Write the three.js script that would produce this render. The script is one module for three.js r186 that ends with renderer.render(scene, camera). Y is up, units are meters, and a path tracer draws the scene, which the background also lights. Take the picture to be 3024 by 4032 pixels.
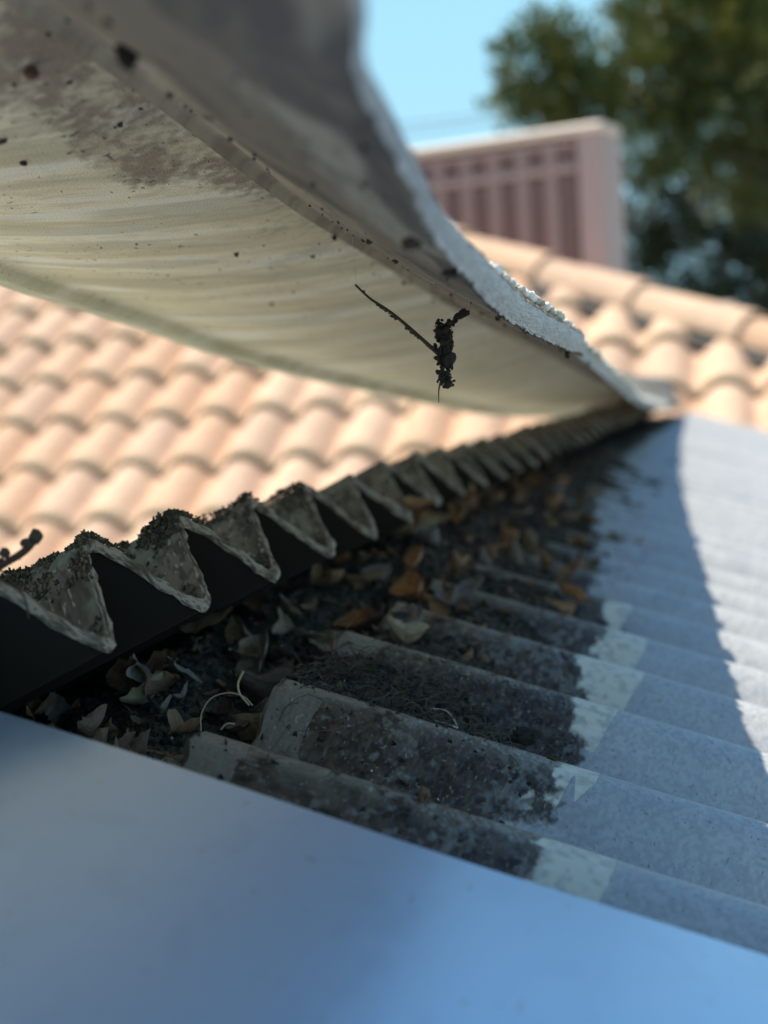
import * as THREE from 'three';
import { mergeGeometries, mergeVertices, toCreasedNormals } from 'three/addons/utils/BufferGeometryUtils.js';
import { RoundedBoxGeometry } from 'three/addons/geometries/RoundedBoxGeometry.js';

// ---------------------------------------------------------------- camera, sky, sun, exposure
// World: x = across the ridge (right = down the near slope), y = up, -z = along the ridge, away. Eye height 3.2 m.
const EYE = 3.2;
const P = (h, u, r) => new THREE.Vector3(h, EYE + u, -r);
const scene = new THREE.Scene();
const camera = new THREE.PerspectiveCamera(38.13, 768 / 1024, 0.02, 600);
camera.position.set(0, EYE, 0);
camera.up.set(0.037, 0.9946, -0.0965);
camera.lookAt(-0.2508, EYE - 0.0843, -0.9644);
camera.focus = 0.97;
camera.userData.fStop = 4.4;
scene.add(camera);

const renderer = new THREE.WebGLRenderer({ antialias: true });
renderer.toneMapping = THREE.LinearToneMapping;
renderer.toneMappingExposure = 1.44;
renderer.shadowMap.enabled = true;

{ // clear sky: pale at the horizon, deep blue overhead
  const w = 64, hh = 256, a = new Float32Array(w * hh * 4);
  const mix = (p, q, t) => p.map((v, i) => v + (q[i] - v) * t);
  for (let j = 0; j < hh; j++) {
    const el = ((j + 0.5) / hh - 0.5) * 180;
    let c;
    if (el < 0) c = mix([0.36, 0.56, 0.64], [0.13, 0.13, 0.12], Math.min(1, -el / 8));
    else if (el < 14) c = mix([0.37, 0.60, 0.70], [0.30, 0.57, 0.74], el / 14);
    else c = mix([0.30, 0.57, 0.74], [0.035, 0.11, 0.345], Math.min(1, Math.pow((el - 14) / 46, 0.85)));
    for (let i = 0; i < w; i++) a.set([c[0], c[1], c[2], 1], (j * w + i) * 4);
  }
  const t = new THREE.DataTexture(a, w, hh, THREE.RGBAFormat, THREE.FloatType);
  t.mapping = THREE.EquirectangularReflectionMapping;
  t.magFilter = t.minFilter = THREE.LinearFilter; t.needsUpdate = true;
  scene.background = t; scene.environment = t;
}
const SUN = new THREE.Vector3(-0.1237, 0.3137, -0.035).normalize();
const sun = new THREE.DirectionalLight(new THREE.Color(1, 0.92, 0.79), 5.0);
sun.position.copy(SUN).multiplyScalar(40).add(P(0, 0, 3)); sun.target.position.copy(P(0, 0, 3));
sun.castShadow = true;
Object.assign(sun.shadow.camera, { left: -22, right: 22, top: 22, bottom: -22, near: 1, far: 90 });
sun.shadow.mapSize.set(4096, 4096);
scene.add(sun, sun.target);

// ---------------------------------------------------------------- helpers
let seed = 12345;
const rnd = () => { seed = (seed + 0x6D2B79F5) | 0; let t = Math.imul(seed ^ (seed >>> 15), 1 | seed); t = (t + Math.imul(t ^ (t >>> 7), 61 | t)) ^ t; return ((t ^ (t >>> 14)) >>> 0) / 4294967296; };
const rr = (a, b) => a + (b - a) * rnd();
const hash = (x, y) => { let n = Math.imul(x, 374761393) + Math.imul(y, 668265263) | 0; n = Math.imul(n ^ (n >>> 13), 1274126177); return ((n ^ (n >>> 16)) >>> 0) / 4294967296; };
function vn(x, y) {
  const ix = Math.floor(x), iy = Math.floor(y); let fx = x - ix, fy = y - iy;
  fx = fx * fx * (3 - 2 * fx); fy = fy * fy * (3 - 2 * fy);
  const a = hash(ix, iy), b = hash(ix + 1, iy), c = hash(ix, iy + 1), d = hash(ix + 1, iy + 1);
  return a + (b - a) * fx + (c - a) * fy + (a - b - c + d) * fx * fy;
}
const fbm = (x, y, o = 4) => { let s = 0, a = 0.5, n = 0; for (let i = 0; i < o; i++) { s += a * vn(x, y); n += a; a *= 0.5; x = x * 2.03 + 17.1; y = y * 2.03 + 5.7; } return s / n; };
const clamp = (x, a = 0, b = 1) => Math.min(b, Math.max(a, x));
const ss = (a, b, x) => { const t = clamp((x - a) / (b - a)); return t * t * (3 - 2 * t); };
const lerp = (a, b, t) => a + (b - a) * t;
const mix3 = (p, q, t) => [p[0] + (q[0] - p[0]) * t, p[1] + (q[1] - p[1]) * t, p[2] + (q[2] - p[2]) * t];
function curve(pts) { // smooth interpolation of rows [key, ...values]
  return (x) => {
    let i = 0; while (i < pts.length - 2 && x > pts[i + 1][0]) i++;
    const a = pts[Math.max(0, i - 1)], b = pts[i], c = pts[i + 1], d = pts[Math.min(pts.length - 1, i + 2)];
    const h = c[0] - b[0], t = clamp((x - b[0]) / h, -3, 1), out = [];
    for (let k = 1; k < b.length; k++) {
      const m0 = c[0] === a[0] ? 0 : (c[k] - a[k]) / (c[0] - a[0]), m1 = d[0] === b[0] ? 0 : (d[k] - b[k]) / (d[0] - b[0]);
      const t2 = t * t, t3 = t2 * t;
      out.push(t < 0 ? b[k] + m0 * h * t : (2 * t3 - 3 * t2 + 1) * b[k] + (t3 - 2 * t2 + t) * h * m0 + (-2 * t3 + 3 * t2) * c[k] + (t3 - t2) * h * m1);
    }
    return out;
  };
}
const toS = (v) => 255 * (v <= 0.0031308 ? 12.92 * v : 1.055 * Math.pow(v, 1 / 2.4) - 0.055);
const LUT = new Uint8Array(4097); for (let i = 0; i <= 4096; i++) LUT[i] = Math.round(toS(i / 4096));
function texPair(w, h, fn) { // fn(u, v) -> [r, g, b, height 0..1], colours linear
  const c = new Uint8Array(w * h * 4), b = new Uint8Array(w * h * 4);
  for (let j = 0; j < h; j++) for (let i = 0; i < w; i++) {
    const o = (j * w + i) * 4, q = fn((i + 0.5) / w, (j + 0.5) / h);
    for (let k = 0; k < 3; k++) c[o + k] = LUT[Math.round(clamp(q[k]) * 4096)];
    c[o + 3] = 255; b[o] = b[o + 1] = b[o + 2] = Math.round(clamp(q[3]) * 255); b[o + 3] = 255;
  }
  return [c, b].map((data, k) => {
    const t = new THREE.DataTexture(data, w, h, THREE.RGBAFormat);
    if (!k) t.colorSpace = THREE.SRGBColorSpace;
    t.wrapS = t.wrapT = THREE.ClampToEdgeWrapping; t.magFilter = THREE.LinearFilter; t.minFilter = THREE.LinearMipmapLinearFilter; t.generateMipmaps = true; t.needsUpdate = true;
    return t;
  });
}
const repeat = (pair) => { for (const t of pair) t.wrapS = t.wrapT = THREE.RepeatWrapping; return pair; };
const lin = (r, g, b) => new THREE.Color().setRGB(r, g, b);
const mat = (c, rough = 0.9, o = {}) => new THREE.MeshStandardMaterial({ color: lin(...c), roughness: rough, ...o });
const taken = {};
const numbered = (n) => { const k = taken[n] = (taken[n] ?? -1) + 1; return k ? n + '_' + String(k).padStart(3, '0') : n; };
function mesh(name, g, m, parent) { const o = new THREE.Mesh(g, m); o.name = parent ? name : numbered(name); o.castShadow = o.receiveShadow = true; (parent ?? scene).add(o); return o; }
function group(name) { const o = new THREE.Group(); o.name = numbered(name); scene.add(o); return o; }
function tag(o, label, category, grp, kind) { o.userData.label = label; o.userData.category = category; if (grp) o.userData.group = grp; if (kind) o.userData.kind = kind; return o; }
const structure = (o, label) => { o.userData.kind = 'structure'; if (label) o.userData.label = label; return o; };
function gridSolid(nu, nv, top, bot, uv, skip = {}) { // closed slab over an (nu x nv) grid; skip.u0 etc. leaves a side open
  const pos = [], tex = [], idx = [];
  const put = (p, i, j) => { pos.push(p.x, p.y, p.z); const q = uv ? uv(i, j) : [i / nu, j / nv]; tex.push(q[0], q[1]); return pos.length / 3 - 1; };
  const sheet = (f, flip) => {
    const base = pos.length / 3;
    for (let j = 0; j <= nv; j++) for (let i = 0; i <= nu; i++) put(f(i, j), i, j);
    for (let j = 0; j < nv; j++) for (let i = 0; i < nu; i++) {
      const a = base + j * (nu + 1) + i, b = a + 1, c = a + nu + 1, d = c + 1;
      flip ? idx.push(a, c, b, b, c, d) : idx.push(a, b, c, b, d, c);
    }
  };
  const side = (n, at, flip) => {
    const base = pos.length / 3;
    for (let k = 0; k <= n; k++) { const [i, j] = at(k); put(top(i, j), i, j); put(bot(i, j), i, j); }
    for (let k = 0; k < n; k++) { const a = base + 2 * k; flip ? idx.push(a, a + 2, a + 1, a + 1, a + 2, a + 3) : idx.push(a, a + 1, a + 2, a + 1, a + 3, a + 2); }
  };
  if (!skip.top) sheet(top, false);
  if (!skip.bot) sheet(bot, true);
  if (!skip.v0) side(nu, (k) => [k, 0], false);
  if (!skip.v1) side(nu, (k) => [k, nv], true);
  if (!skip.u0) side(nv, (k) => [0, k], true);
  if (!skip.u1) side(nv, (k) => [nu, k], false);
  const g = new THREE.BufferGeometry();
  g.setAttribute('position', new THREE.Float32BufferAttribute(pos, 3)); g.setAttribute('uv', new THREE.Float32BufferAttribute(tex, 2));
  g.setIndex(idx); g.computeVertexNormals(); return g;
}
function tube(pts, rad, seg = 10, sides = 5, taper = 1) { // tapered tube along points
  const c = new THREE.CatmullRomCurve3(pts), g = new THREE.TubeGeometry(c, seg, rad, sides, false);
  if (taper !== 1) { const p = g.attributes.position; for (let i = 0; i <= seg; i++) { const q = c.getPointAt(i / seg), k = lerp(1, taper, i / seg); for (let j = 0; j <= sides; j++) { const n = i * (sides + 1) + j; p.setXYZ(n, q.x + (p.getX(n) - q.x) * k, q.y + (p.getY(n) - q.y) * k, q.z + (p.getZ(n) - q.z) * k); } } g.computeVertexNormals(); }
  return g;
}
function lump(size, amp, det = 2, sd = 0, sq = [1, 1, 1]) { // irregular clod
  const g = mergeVertices(new THREE.IcosahedronGeometry(1, det).deleteAttribute('uv').deleteAttribute('normal')), p = g.attributes.position;
  for (let i = 0; i < p.count; i++) {
    const x = p.getX(i), y = p.getY(i), z = p.getZ(i), k = 1 + amp * (fbm(x * 1.7 + sd * 9.1 + z, y * 1.7 + sd * 3.3 - z * 1.3, 3) - 0.5) * 2;
    p.setXYZ(i, x * k * size * sq[0], y * k * size * sq[1], z * k * size * sq[2]);
  }
  g.computeVertexNormals(); return g;
}

// ---------------------------------------------------------------- roof frames
const TH = 17 * Math.PI / 180, SN = Math.sin(TH), CS = Math.cos(TH);
const PA = 0.155, A0 = 0.797, DEP = 0.055, NA = -0.283, TK = 0.0065;    // pitch, first crest, depth, crest plane, sheet thickness
const onA = (d, n, r) => P(SN * n + CS * d, CS * n - SN * d, r);
const waveA = (r) => 0.5 + 0.5 * Math.cos((r - A0) / PA * 2 * Math.PI);
const nA = (r) => NA - DEP * (1 - waveA(r));
const TB = 25 * Math.PI / 180, SB = Math.sin(TB), CB = Math.cos(TB), PB = 0.149, B0 = 0.771, DEPB = 0.064;
const HB = -0.368, UB = -0.138;                                        // end of the valleys of the far slope
const onB = (e, n, r) => P(HB - CB * e - SB * n, UB - SB * e + CB * n, r);
const nB = (r) => { const f = (r - B0) / PB, w = 0.5 - 0.5 * Math.cos(f * 2 * Math.PI), t = Math.acos(0.97 * Math.cos(f * 2 * Math.PI)) / Math.PI; return DEPB * (0.66 * w + 0.34 * (t - 0.078) / 0.844); };

// ---------------------------------------------------------------- ground and house bodies
{
  const n = repeat(texPair(512, 512, (u, v) => { const f = fbm(u * 40, v * 40, 4); return [0.16 + f * 0.1, 0.15 + f * 0.1, 0.09 + f * 0.06, f]; }));
  for (const t of n) t.repeat.set(60, 60);
  const g = new THREE.PlaneGeometry(500, 500).rotateX(-Math.PI / 2);
  structure(mesh('ground', g, new THREE.MeshStandardMaterial({ map: n[0], bumpMap: n[1], bumpScale: 0.02, roughness: 1 })), 'dry sandy yard ground far below the roofs');
}
const wallMat = mat([0.5, 0.44, 0.36], 0.95);
{
  const o = group('house_body'); tag(o, 'rendered house wall under the corrugated roof', 'house');
  const b = (name, x0, x1, y0, y1, r0, r1) => mesh(name, new RoundedBoxGeometry(x1 - x0, y1 - y0, r1 - r0, 1, 0.01).translate((x0 + x1) / 2, (y0 + y1) / 2, -(r0 + r1) / 2), wallMat, o);
  b('wall', -2.0, -1.85, 0, 2.15, -1.1, 5.7); b('wall', 2.25, 2.4, 0, 2.15, -1.1, 6.3); b('wall', -1.85, 2.25, 0, 2.15, -1.1, -0.95); b('wall', -1.85, 2.25, 0, 2.15, 5.55, 5.7);
}

// ---------------------------------------------------------------- near corrugated slope (A)
const creamAt = [[-0.051, -0.006, 0.46], [-0.062, -0.032, 0.26], [-0.067, -0.036, 0.30], [-0.078, -0.027, 0.40], [-0.082, -0.036, 0.5], [-0.09, -0.064, 0.34]];
const uOfD = (d) => d < 0.22 ? 0.75 * (d + 0.29) / 0.51 : 0.75 + 0.25 * clamp((d - 0.22) / 2.6);
const dOfU = (u) => u < 0.75 ? u / 0.75 * 0.51 - 0.29 : 0.22 + (u - 0.75) / 0.25 * 2.6;
const vOfR = (r) => r < 0.6 ? 0.04 * clamp((r + 1.2) / 1.8) : r < 1.7 ? 0.04 + 0.71 * (r - 0.6) / 1.1 : 0.75 + 0.25 * clamp((r - 1.7) / 5.2);
const rOfV = (v) => v < 0.04 ? v / 0.04 * 1.8 - 1.2 : v < 0.75 ? 0.6 + (v - 0.04) / 0.71 * 1.1 : 1.7 + (v - 0.75) / 0.25 * 5.2;
const arcS = (() => { const a = [0]; for (let i = 1; i <= 256; i++) { const x = (i - 0.5) / 256, sl = Math.PI * DEP / PA * Math.sin(2 * Math.PI * x); a.push(a[i - 1] + Math.sqrt(1 + sl * sl) * PA / 256); } return (r) => { const ph = (r - A0) / PA, k = Math.floor(ph), f = (ph - k) * 256, i = Math.floor(f); return k * a[256] + a[i] + (a[Math.min(256, i + 1)] - a[i]) * (f - i); }; })();
function surfA(d, rw) {
  const r = arcS(rw) + 0.8;
  const ph = (rw - A0) / PA, k = Math.round(ph), fr = ph - k;
  const n1 = fbm(d * 38 + 3, r * 42, 4), n2 = fbm(d * 170, r * 200 + 9, 4), n3 = vn(d * 430, r * 430), n4 = fbm(d * 9 + 40, r * 7, 3);
  // white paint, chalky, fine specks
  let c = mix3([0.40, 0.405, 0.405], [0.48, 0.483, 0.475], n4);
  c = mix3(c, [0.33, 0.35, 0.37], 0.35 * ss(0.5, 0.75, n1)); let hgt = 0.5 + 0.10 * (n2 - 0.5) + 0.04 * n3;
  const gn = fbm(d * 380 + 11, r * 380, 2); c = c.map((x) => x * (0.90 + 0.2 * ss(0.25, 0.75, gn)));
  const sp = vn(d * 460 + 7, r * 460 + 2); if (sp > 0.86 && n3 > 0.35) c = mix3(c, [0.16, 0.16, 0.17], ss(0.86, 0.95, sp) * 0.75);
  c = mix3(c, [0.30, 0.315, 0.33], 0.25 * ss(0.55, 0.8, n2));
  const q = creamAt[k], s = q ? q[0] : k < 0 ? -0.055 : -0.1 - 0.028 * Math.max(0, k - 5) * 0.6, e = q ? q[1] : s;
  // bare cement left where the old cap was painted round
  if (q) {
    const sc = 0.010 * Math.abs(Math.sin(d * 170 + k * 2.1)) + 0.006 * (n1 - 0.5), lo = -q[2] * clamp(1 - Math.pow(clamp((d - (s + e) / 2) / ((e - s) * 0.62)), 2)) + sc * 6;
    const notch = k === 1 ? 0.16 * ss(0.006, 0.0, Math.abs(d + 0.047)) : 0;
    if (d < e + 0.004 * (n2 - 0.5) && d > s - 0.06 && fr > lo + notch && fr < 0.22 + 0.1 * (n1 - 0.5)) {
      c = mix3([0.70, 0.66, 0.54], [0.55, 0.52, 0.43], ss(0.45, 0.75, n2)); c = mix3(c, [0.74, 0.72, 0.63], 0.5 * ss(0.5, 0.8, vn(d * 60, r * 500)));
      hgt -= 0.06;
    }
  }
  // dirt that gathered under the cap
  const val = Math.abs(fr), edge = lerp(s, -0.058, ss(0.18, 0.42, val) * (k < 6 ? 1 : 0)), wide = lerp(0.012, 0.05, ss(0.1, 0.4, val));
  let dirt = clamp((edge + (n1 - 0.5) * wide * 2.4 + (n2 - 0.5) * wide * 0.9 - d) / (wide * 0.35) + 0.5);
  const dust = clamp((edge + 0.05 - d) / 0.09) * ss(0.42, 0.62, n2 * 0.55 + n1 * 0.45) * 0.55;
  c = mix3(c, [0.2, 0.19, 0.17], dust);
  if (dirt > 0) {
    let g = mix3([0.030, 0.022, 0.016], [0.088, 0.066, 0.048], ss(0.3, 0.7, n2));
    g = mix3(g, [0.17, 0.15, 0.12], 0.8 * ss(0.16, 0.02, val) * ss(0.3, 0.6, n1)); g = mix3(g, [0.27, 0.23, 0.18], 0.6 * ss(0.045, 0.01, Math.abs(fr + 0.01)) * ss(0.35, 0.6, n2));
    g = mix3(g, [0.25, 0.245, 0.215], 0.55 * ss(0.53, 0.70, 0.6 * fbm(d * 190 + 5, r * 200 + 1, 3) + 0.4 * fbm(d * 26 + 5, r * 24 + 1, 2) + 0.10 * ss(-0.22, -0.08, d) - 0.05));
    if (d < -0.222 + 0.012 * (n1 - 0.5)) g = mix3(g, [0.22, 0.2, 0.17], 0.7 * (1 - ss(0.25, 0.45, val)));
    g = mix3(g, [0.35, 0.33, 0.28], 0.6 * ss(0.87, 0.93, sp));
    c = mix3(c, g, dirt); hgt += dirt * (0.25 * (n2 - 0.35) + 0.18 * (n3 - 0.4) + 0.12);
  }
  return [c[0], c[1], c[2], hgt];
}
const texA = texPair(2048, 2048, (u, v) => surfA(dOfU(u), rOfV(v)));
const matA = new THREE.MeshPhysicalMaterial({ map: texA[0], bumpMap: texA[1], bumpScale: 0.004, roughness: 0.42, specularIntensity: 1 });
const cutTex = repeat(texPair(256, 256, (u, v) => { const f = fbm(u * 30, v * 30, 4), g = vn(u * 90, v * 90); const c = mix3([0.10, 0.08, 0.062], [0.36, 0.31, 0.25], ss(0.25, 0.62, f)); return [...mix3(c, [0.09, 0.07, 0.05], ss(0.62, 0.8, g) * 0.7), f * 0.6 + g * 0.4]; }));
const matCut = new THREE.MeshStandardMaterial({ map: cutTex[0], bumpMap: cutTex[1], bumpScale: 0.003, roughness: 1 });
const jagA = (r) => -0.253 + 0.012 * (fbm(r * 22, 3.3, 3) - 0.5) + 0.006 * (vn(r * 160, 1.7) - 0.5);
function bead(n, at) { // rough cut edge: outline points of the slab end with a slightly proud, uneven face
  const pos = [], tex = [], idx = [];
  for (let k = 0; k <= n; k++) { const q = at(k); q.forEach((p, m) => { pos.push(p.x, p.y, p.z); tex.push(k * 0.02, m * 0.05); }); }
  const m = at(0).length;
  for (let k = 0; k < n; k++) for (let i = 0; i < m - 1; i++) { const a = k * m + i; idx.push(a, a + m, a + 1, a + 1, a + m, a + m + 1); }
  const g = new THREE.BufferGeometry(); g.setAttribute('position', new THREE.Float32BufferAttribute(pos, 3)); g.setAttribute('uv', new THREE.Float32BufferAttribute(tex, 2)); g.setIndex(idx); g.computeVertexNormals(); return g;
}
{
  const roof = group('corrugated_roof'); tag(roof, 'white painted corrugated fibre cement roof slope on the right, dirty along its broken upper end', 'roof');
  const dStops = [0, 0.004, 0.012, 0.03, 0.06, 0.1, 0.15, 0.2, 0.26, 0.33, 0.42, 0.6, 0.9, 1.4, 2.1, 2.9], W = 7 * PA, start = A0 - 12.3 * PA;
  for (let k = 0; k < 8; k++) {
    const r0 = start + k * (W - 0.004), r1 = Math.min(6.86, r0 + W + 0.03), nv = Math.round((r1 - r0) / PA * 16);
    const at = (j) => r0 + (r1 - r0) * j / nv, lift = (j) => 0.0072 * (1 - j / nv);
    const wob = (d, r) => 0.0012 * (fbm(d * 14 + 2, r * 12, 2) - 0.5) * 2;
    const dd = (i, r) => jagA(r) + dStops[i];
    const top = (i, j) => { const r = at(j), d = dd(i, r); return onA(d, nA(r) + lift(j) + wob(d, r), r); };
    const bot = (i, j) => { const r = at(j), d = dd(i, r); return onA(d, nA(r) + lift(j) + wob(d, r) - TK, r); };
    const sh = mesh('roof_sheet', gridSolid(dStops.length - 1, nv, top, bot, (i, j) => { const r = at(j); return [uOfD(dd(i, r)), vOfR(r)]; }, { u0: true }), matA, roof);
    mesh('cut_edge', bead(nv, (j) => { const r = at(j), d = jagA(r), n = nA(r) + lift(j) + wob(d, r), z = 0.0025 * (vn(r * 240, 9) - 0.3); return [onA(d + 0.0006, n + 0.0006, r), onA(d - 0.0015 - z, n - 0.0012 - 0.001 * vn(r * 300, 2), r), onA(d - 0.002 - z, n - TK + 0.0012, r), onA(d + 0.0006, n - TK - 0.0006, r)]; }), matCut, sh);
  }
}

// ---------------------------------------------------------------- far corrugated slope (B), seen by its cut ends
{
  const tex = texPair(1024, 2048, (u, v) => {
    const e = u < 0.6 ? u / 0.6 * 0.24 : 0.24 + (u - 0.6) / 0.4 * 1.6, r = 0.4 + v * 2.2;
    const n1 = fbm(e * 40, r * 36, 4), n2 = fbm(e * 190 + 3, r * 170, 3), sp = vn(e * 420, r * 400);
    let c = mix3([0.085, 0.060, 0.040], [0.165, 0.125, 0.085], ss(0.3, 0.65, n1)); c = mix3(c, [0.05, 0.036, 0.025], 0.8 * ss(0.52, 0.72, n2));
    c = mix3(c, [0.38, 0.35, 0.27], 0.7 * ss(0.80, 0.9, sp)); c = mix3(c, [0.19, 0.195, 0.135], 0.5 * ss(0.6, 0.7, fbm(e * 60 + 9, r * 50, 3)));
    const paint = ss(0.19, 0.2, e + 0.03 * (n1 - 0.5)); c = mix3(c, mix3([0.6, 0.6, 0.57], [0.72, 0.71, 0.67], n1), paint);
    return [...c, 0.5 + (n2 - 0.5) * 0.6 * (1 - paint) + (sp - 0.5) * 0.25];
  });
  const mB = new THREE.MeshStandardMaterial({ map: tex[0], bumpMap: tex[1], bumpScale: 0.003, roughness: 0.95 });
  const underShade = new THREE.MeshStandardMaterial({ color: lin(0.022, 0.019, 0.016), roughness: 1 }), TKB = 0.0072;  // shade of the hollows put into an even near-black underside colour
  const roof = group('corrugated_roof'); tag(roof, 'brown weathered corrugated roof slope on the left, its toothed cut ends facing the gap', 'roof');
  const es = [0, 0.003, 0.01, 0.03, 0.06, 0.1, 0.16, 0.24, 0.4, 0.8, 1.7], W = 7 * PB;
  const jag = (r) => 0.26 * nB(r) + 0.006 * (fbm(r * 30, 8.3, 3) - 0.5) + 0.003 * (vn(r * 210, 4.4) - 0.5);
  for (let k = -2; k < 6; k++) {
    const r0 = B0 - 2.2 * PB + k * (W - 0.004), r1 = Math.min(5.8, r0 + W + 0.03), nv = Math.round((r1 - r0) / PB * (k < 2 ? 40 : 18));
    if (r1 - r0 < 0.2) continue;
    const at = (j) => r0 + (r1 - r0) * j / nv, lift = (j) => 0.0072 * (1 - j / nv);
    const top = (i, j) => { const r = at(j), e = jag(r) + es[i]; return onB(e, nB(r) + lift(j), r); }, bot = (i, j) => { const r = at(j), e = jag(r) + es[i]; return onB(e, nB(r) + lift(j) - TKB, r); };
    const sh = mesh('roof_sheet', gridSolid(es.length - 1, nv, top, bot, (i, j) => [es[i] < 0.24 ? es[i] / 0.24 * 0.6 : 0.6 + (es[i] - 0.24) / 1.6 * 0.4, (at(j) - 0.4) / 2.2], { u0: true, bot: true }), mB, roof);
    mesh('underside', gridSolid(es.length - 1, nv, top, bot, null, { top: true, u0: true, u1: true, v0: true, v1: true }), underShade, sh).userData.label = 'underside of the sheet with the shade of its hollows put into a near black colour';
    mesh('cut_edge', bead(nv, (j) => { const r = at(j), e = jag(r), n = nB(r) + lift(j), z = 0.003 * (vn(r * 260, 5) - 0.3), o = 0.0013 * vn(r * 190, 7.7) + 0.0012 * vn(r * 420, 2.1); return [onB(e + 0.0006, n + 0.0008, r), onB(e - 0.0015 - z, n - 0.001, r), onB(e - 0.002 - z, n - TKB + 0.001 - o, r), onB(e + 0.0006, n - TKB - 0.001 - o, r)]; }), matCut, sh);
  }
}

// ---------------------------------------------------------------- lifted ridge cap seen from beneath
const capR = curve([[0.20, -0.085, 0.165], [0.3, -0.094, 0.147], [0.399, -0.101, 0.123], [0.44, -0.116, 0.099], [0.474, -0.121, 0.093], [0.524, -0.125, 0.083], [0.614, -0.131, 0.063], [0.715, -0.138, 0.052], [0.857, -0.146, 0.038], [0.949, -0.149, 0.033], [1.064, -0.146, 0.025], [1.208, -0.146, 0.019], [1.464, -0.158, 0.010], [2.025, -0.180, -0.024], [3.046, -0.226, -0.078], [4.58, -0.282, -0.130], [6.3, -0.325, -0.168]]);
const capF = curve([[0.2, -0.305, 0.222], [0.46, -0.309, 0.198], [0.661, -0.311, 0.180], [0.793, -0.315, 0.168], [1.1, -0.320, 0.131], [2.043, -0.338, 0.066], [3.5, -0.36, 0.004], [6.3, -0.385, -0.038]]);
const capL = curve([[0.2, -0.50, 0.14], [0.651, -0.529, 0.125], [0.851, -0.556, 0.119], [1.053, -0.570, 0.105], [1.357, -0.589, 0.080], [1.614, -0.589, 0.050], [2.232, -0.591, 0.002], [3.564, -0.622, -0.080], [6.3, -0.68, -0.17]]);
const rowsCap = []; for (let r = 0.2; r < 6.29; r += r < 1.6 ? 0.02 : r < 2.4 ? 0.04 : 0.12) rowsCap.push(r);
const vCap = (r) => r < 2 ? 0.85 * (r - 0.2) / 1.8 : 0.85 + 0.15 * (r - 2) / 4.3, rCap = (v) => v < 0.85 ? v / 0.85 * 1.8 + 0.2 : 2 + (v - 0.85) / 0.15 * 4.3;
const capUnder = (side, s, r) => { // underside: s = 0 at the fold roll, 1 at the free edge
  const f = capF(r), q = side > 0 ? capR(r) : capL(r), wd = Math.hypot(q[0] - f[0], q[1] - f[1]), ex = (q[0] - f[0]) / wd, ey = (q[1] - f[1]) / wd;
  const g = 0.011, k = g + (wd - g) * s, sag = side < 0 ? -0.012 * Math.sin(Math.PI * s) : -0.006 * Math.sin(Math.PI * s);
  const b = 0.0025 * (fbm(k * 9 + side * 5, r * 6, 2) - 0.5);
  return { h: f[0] + ex * k, u: f[1] + ey * k + sag + b, nx: -ey * Math.sign(ex), ny: Math.abs(ex), r };
};
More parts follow.
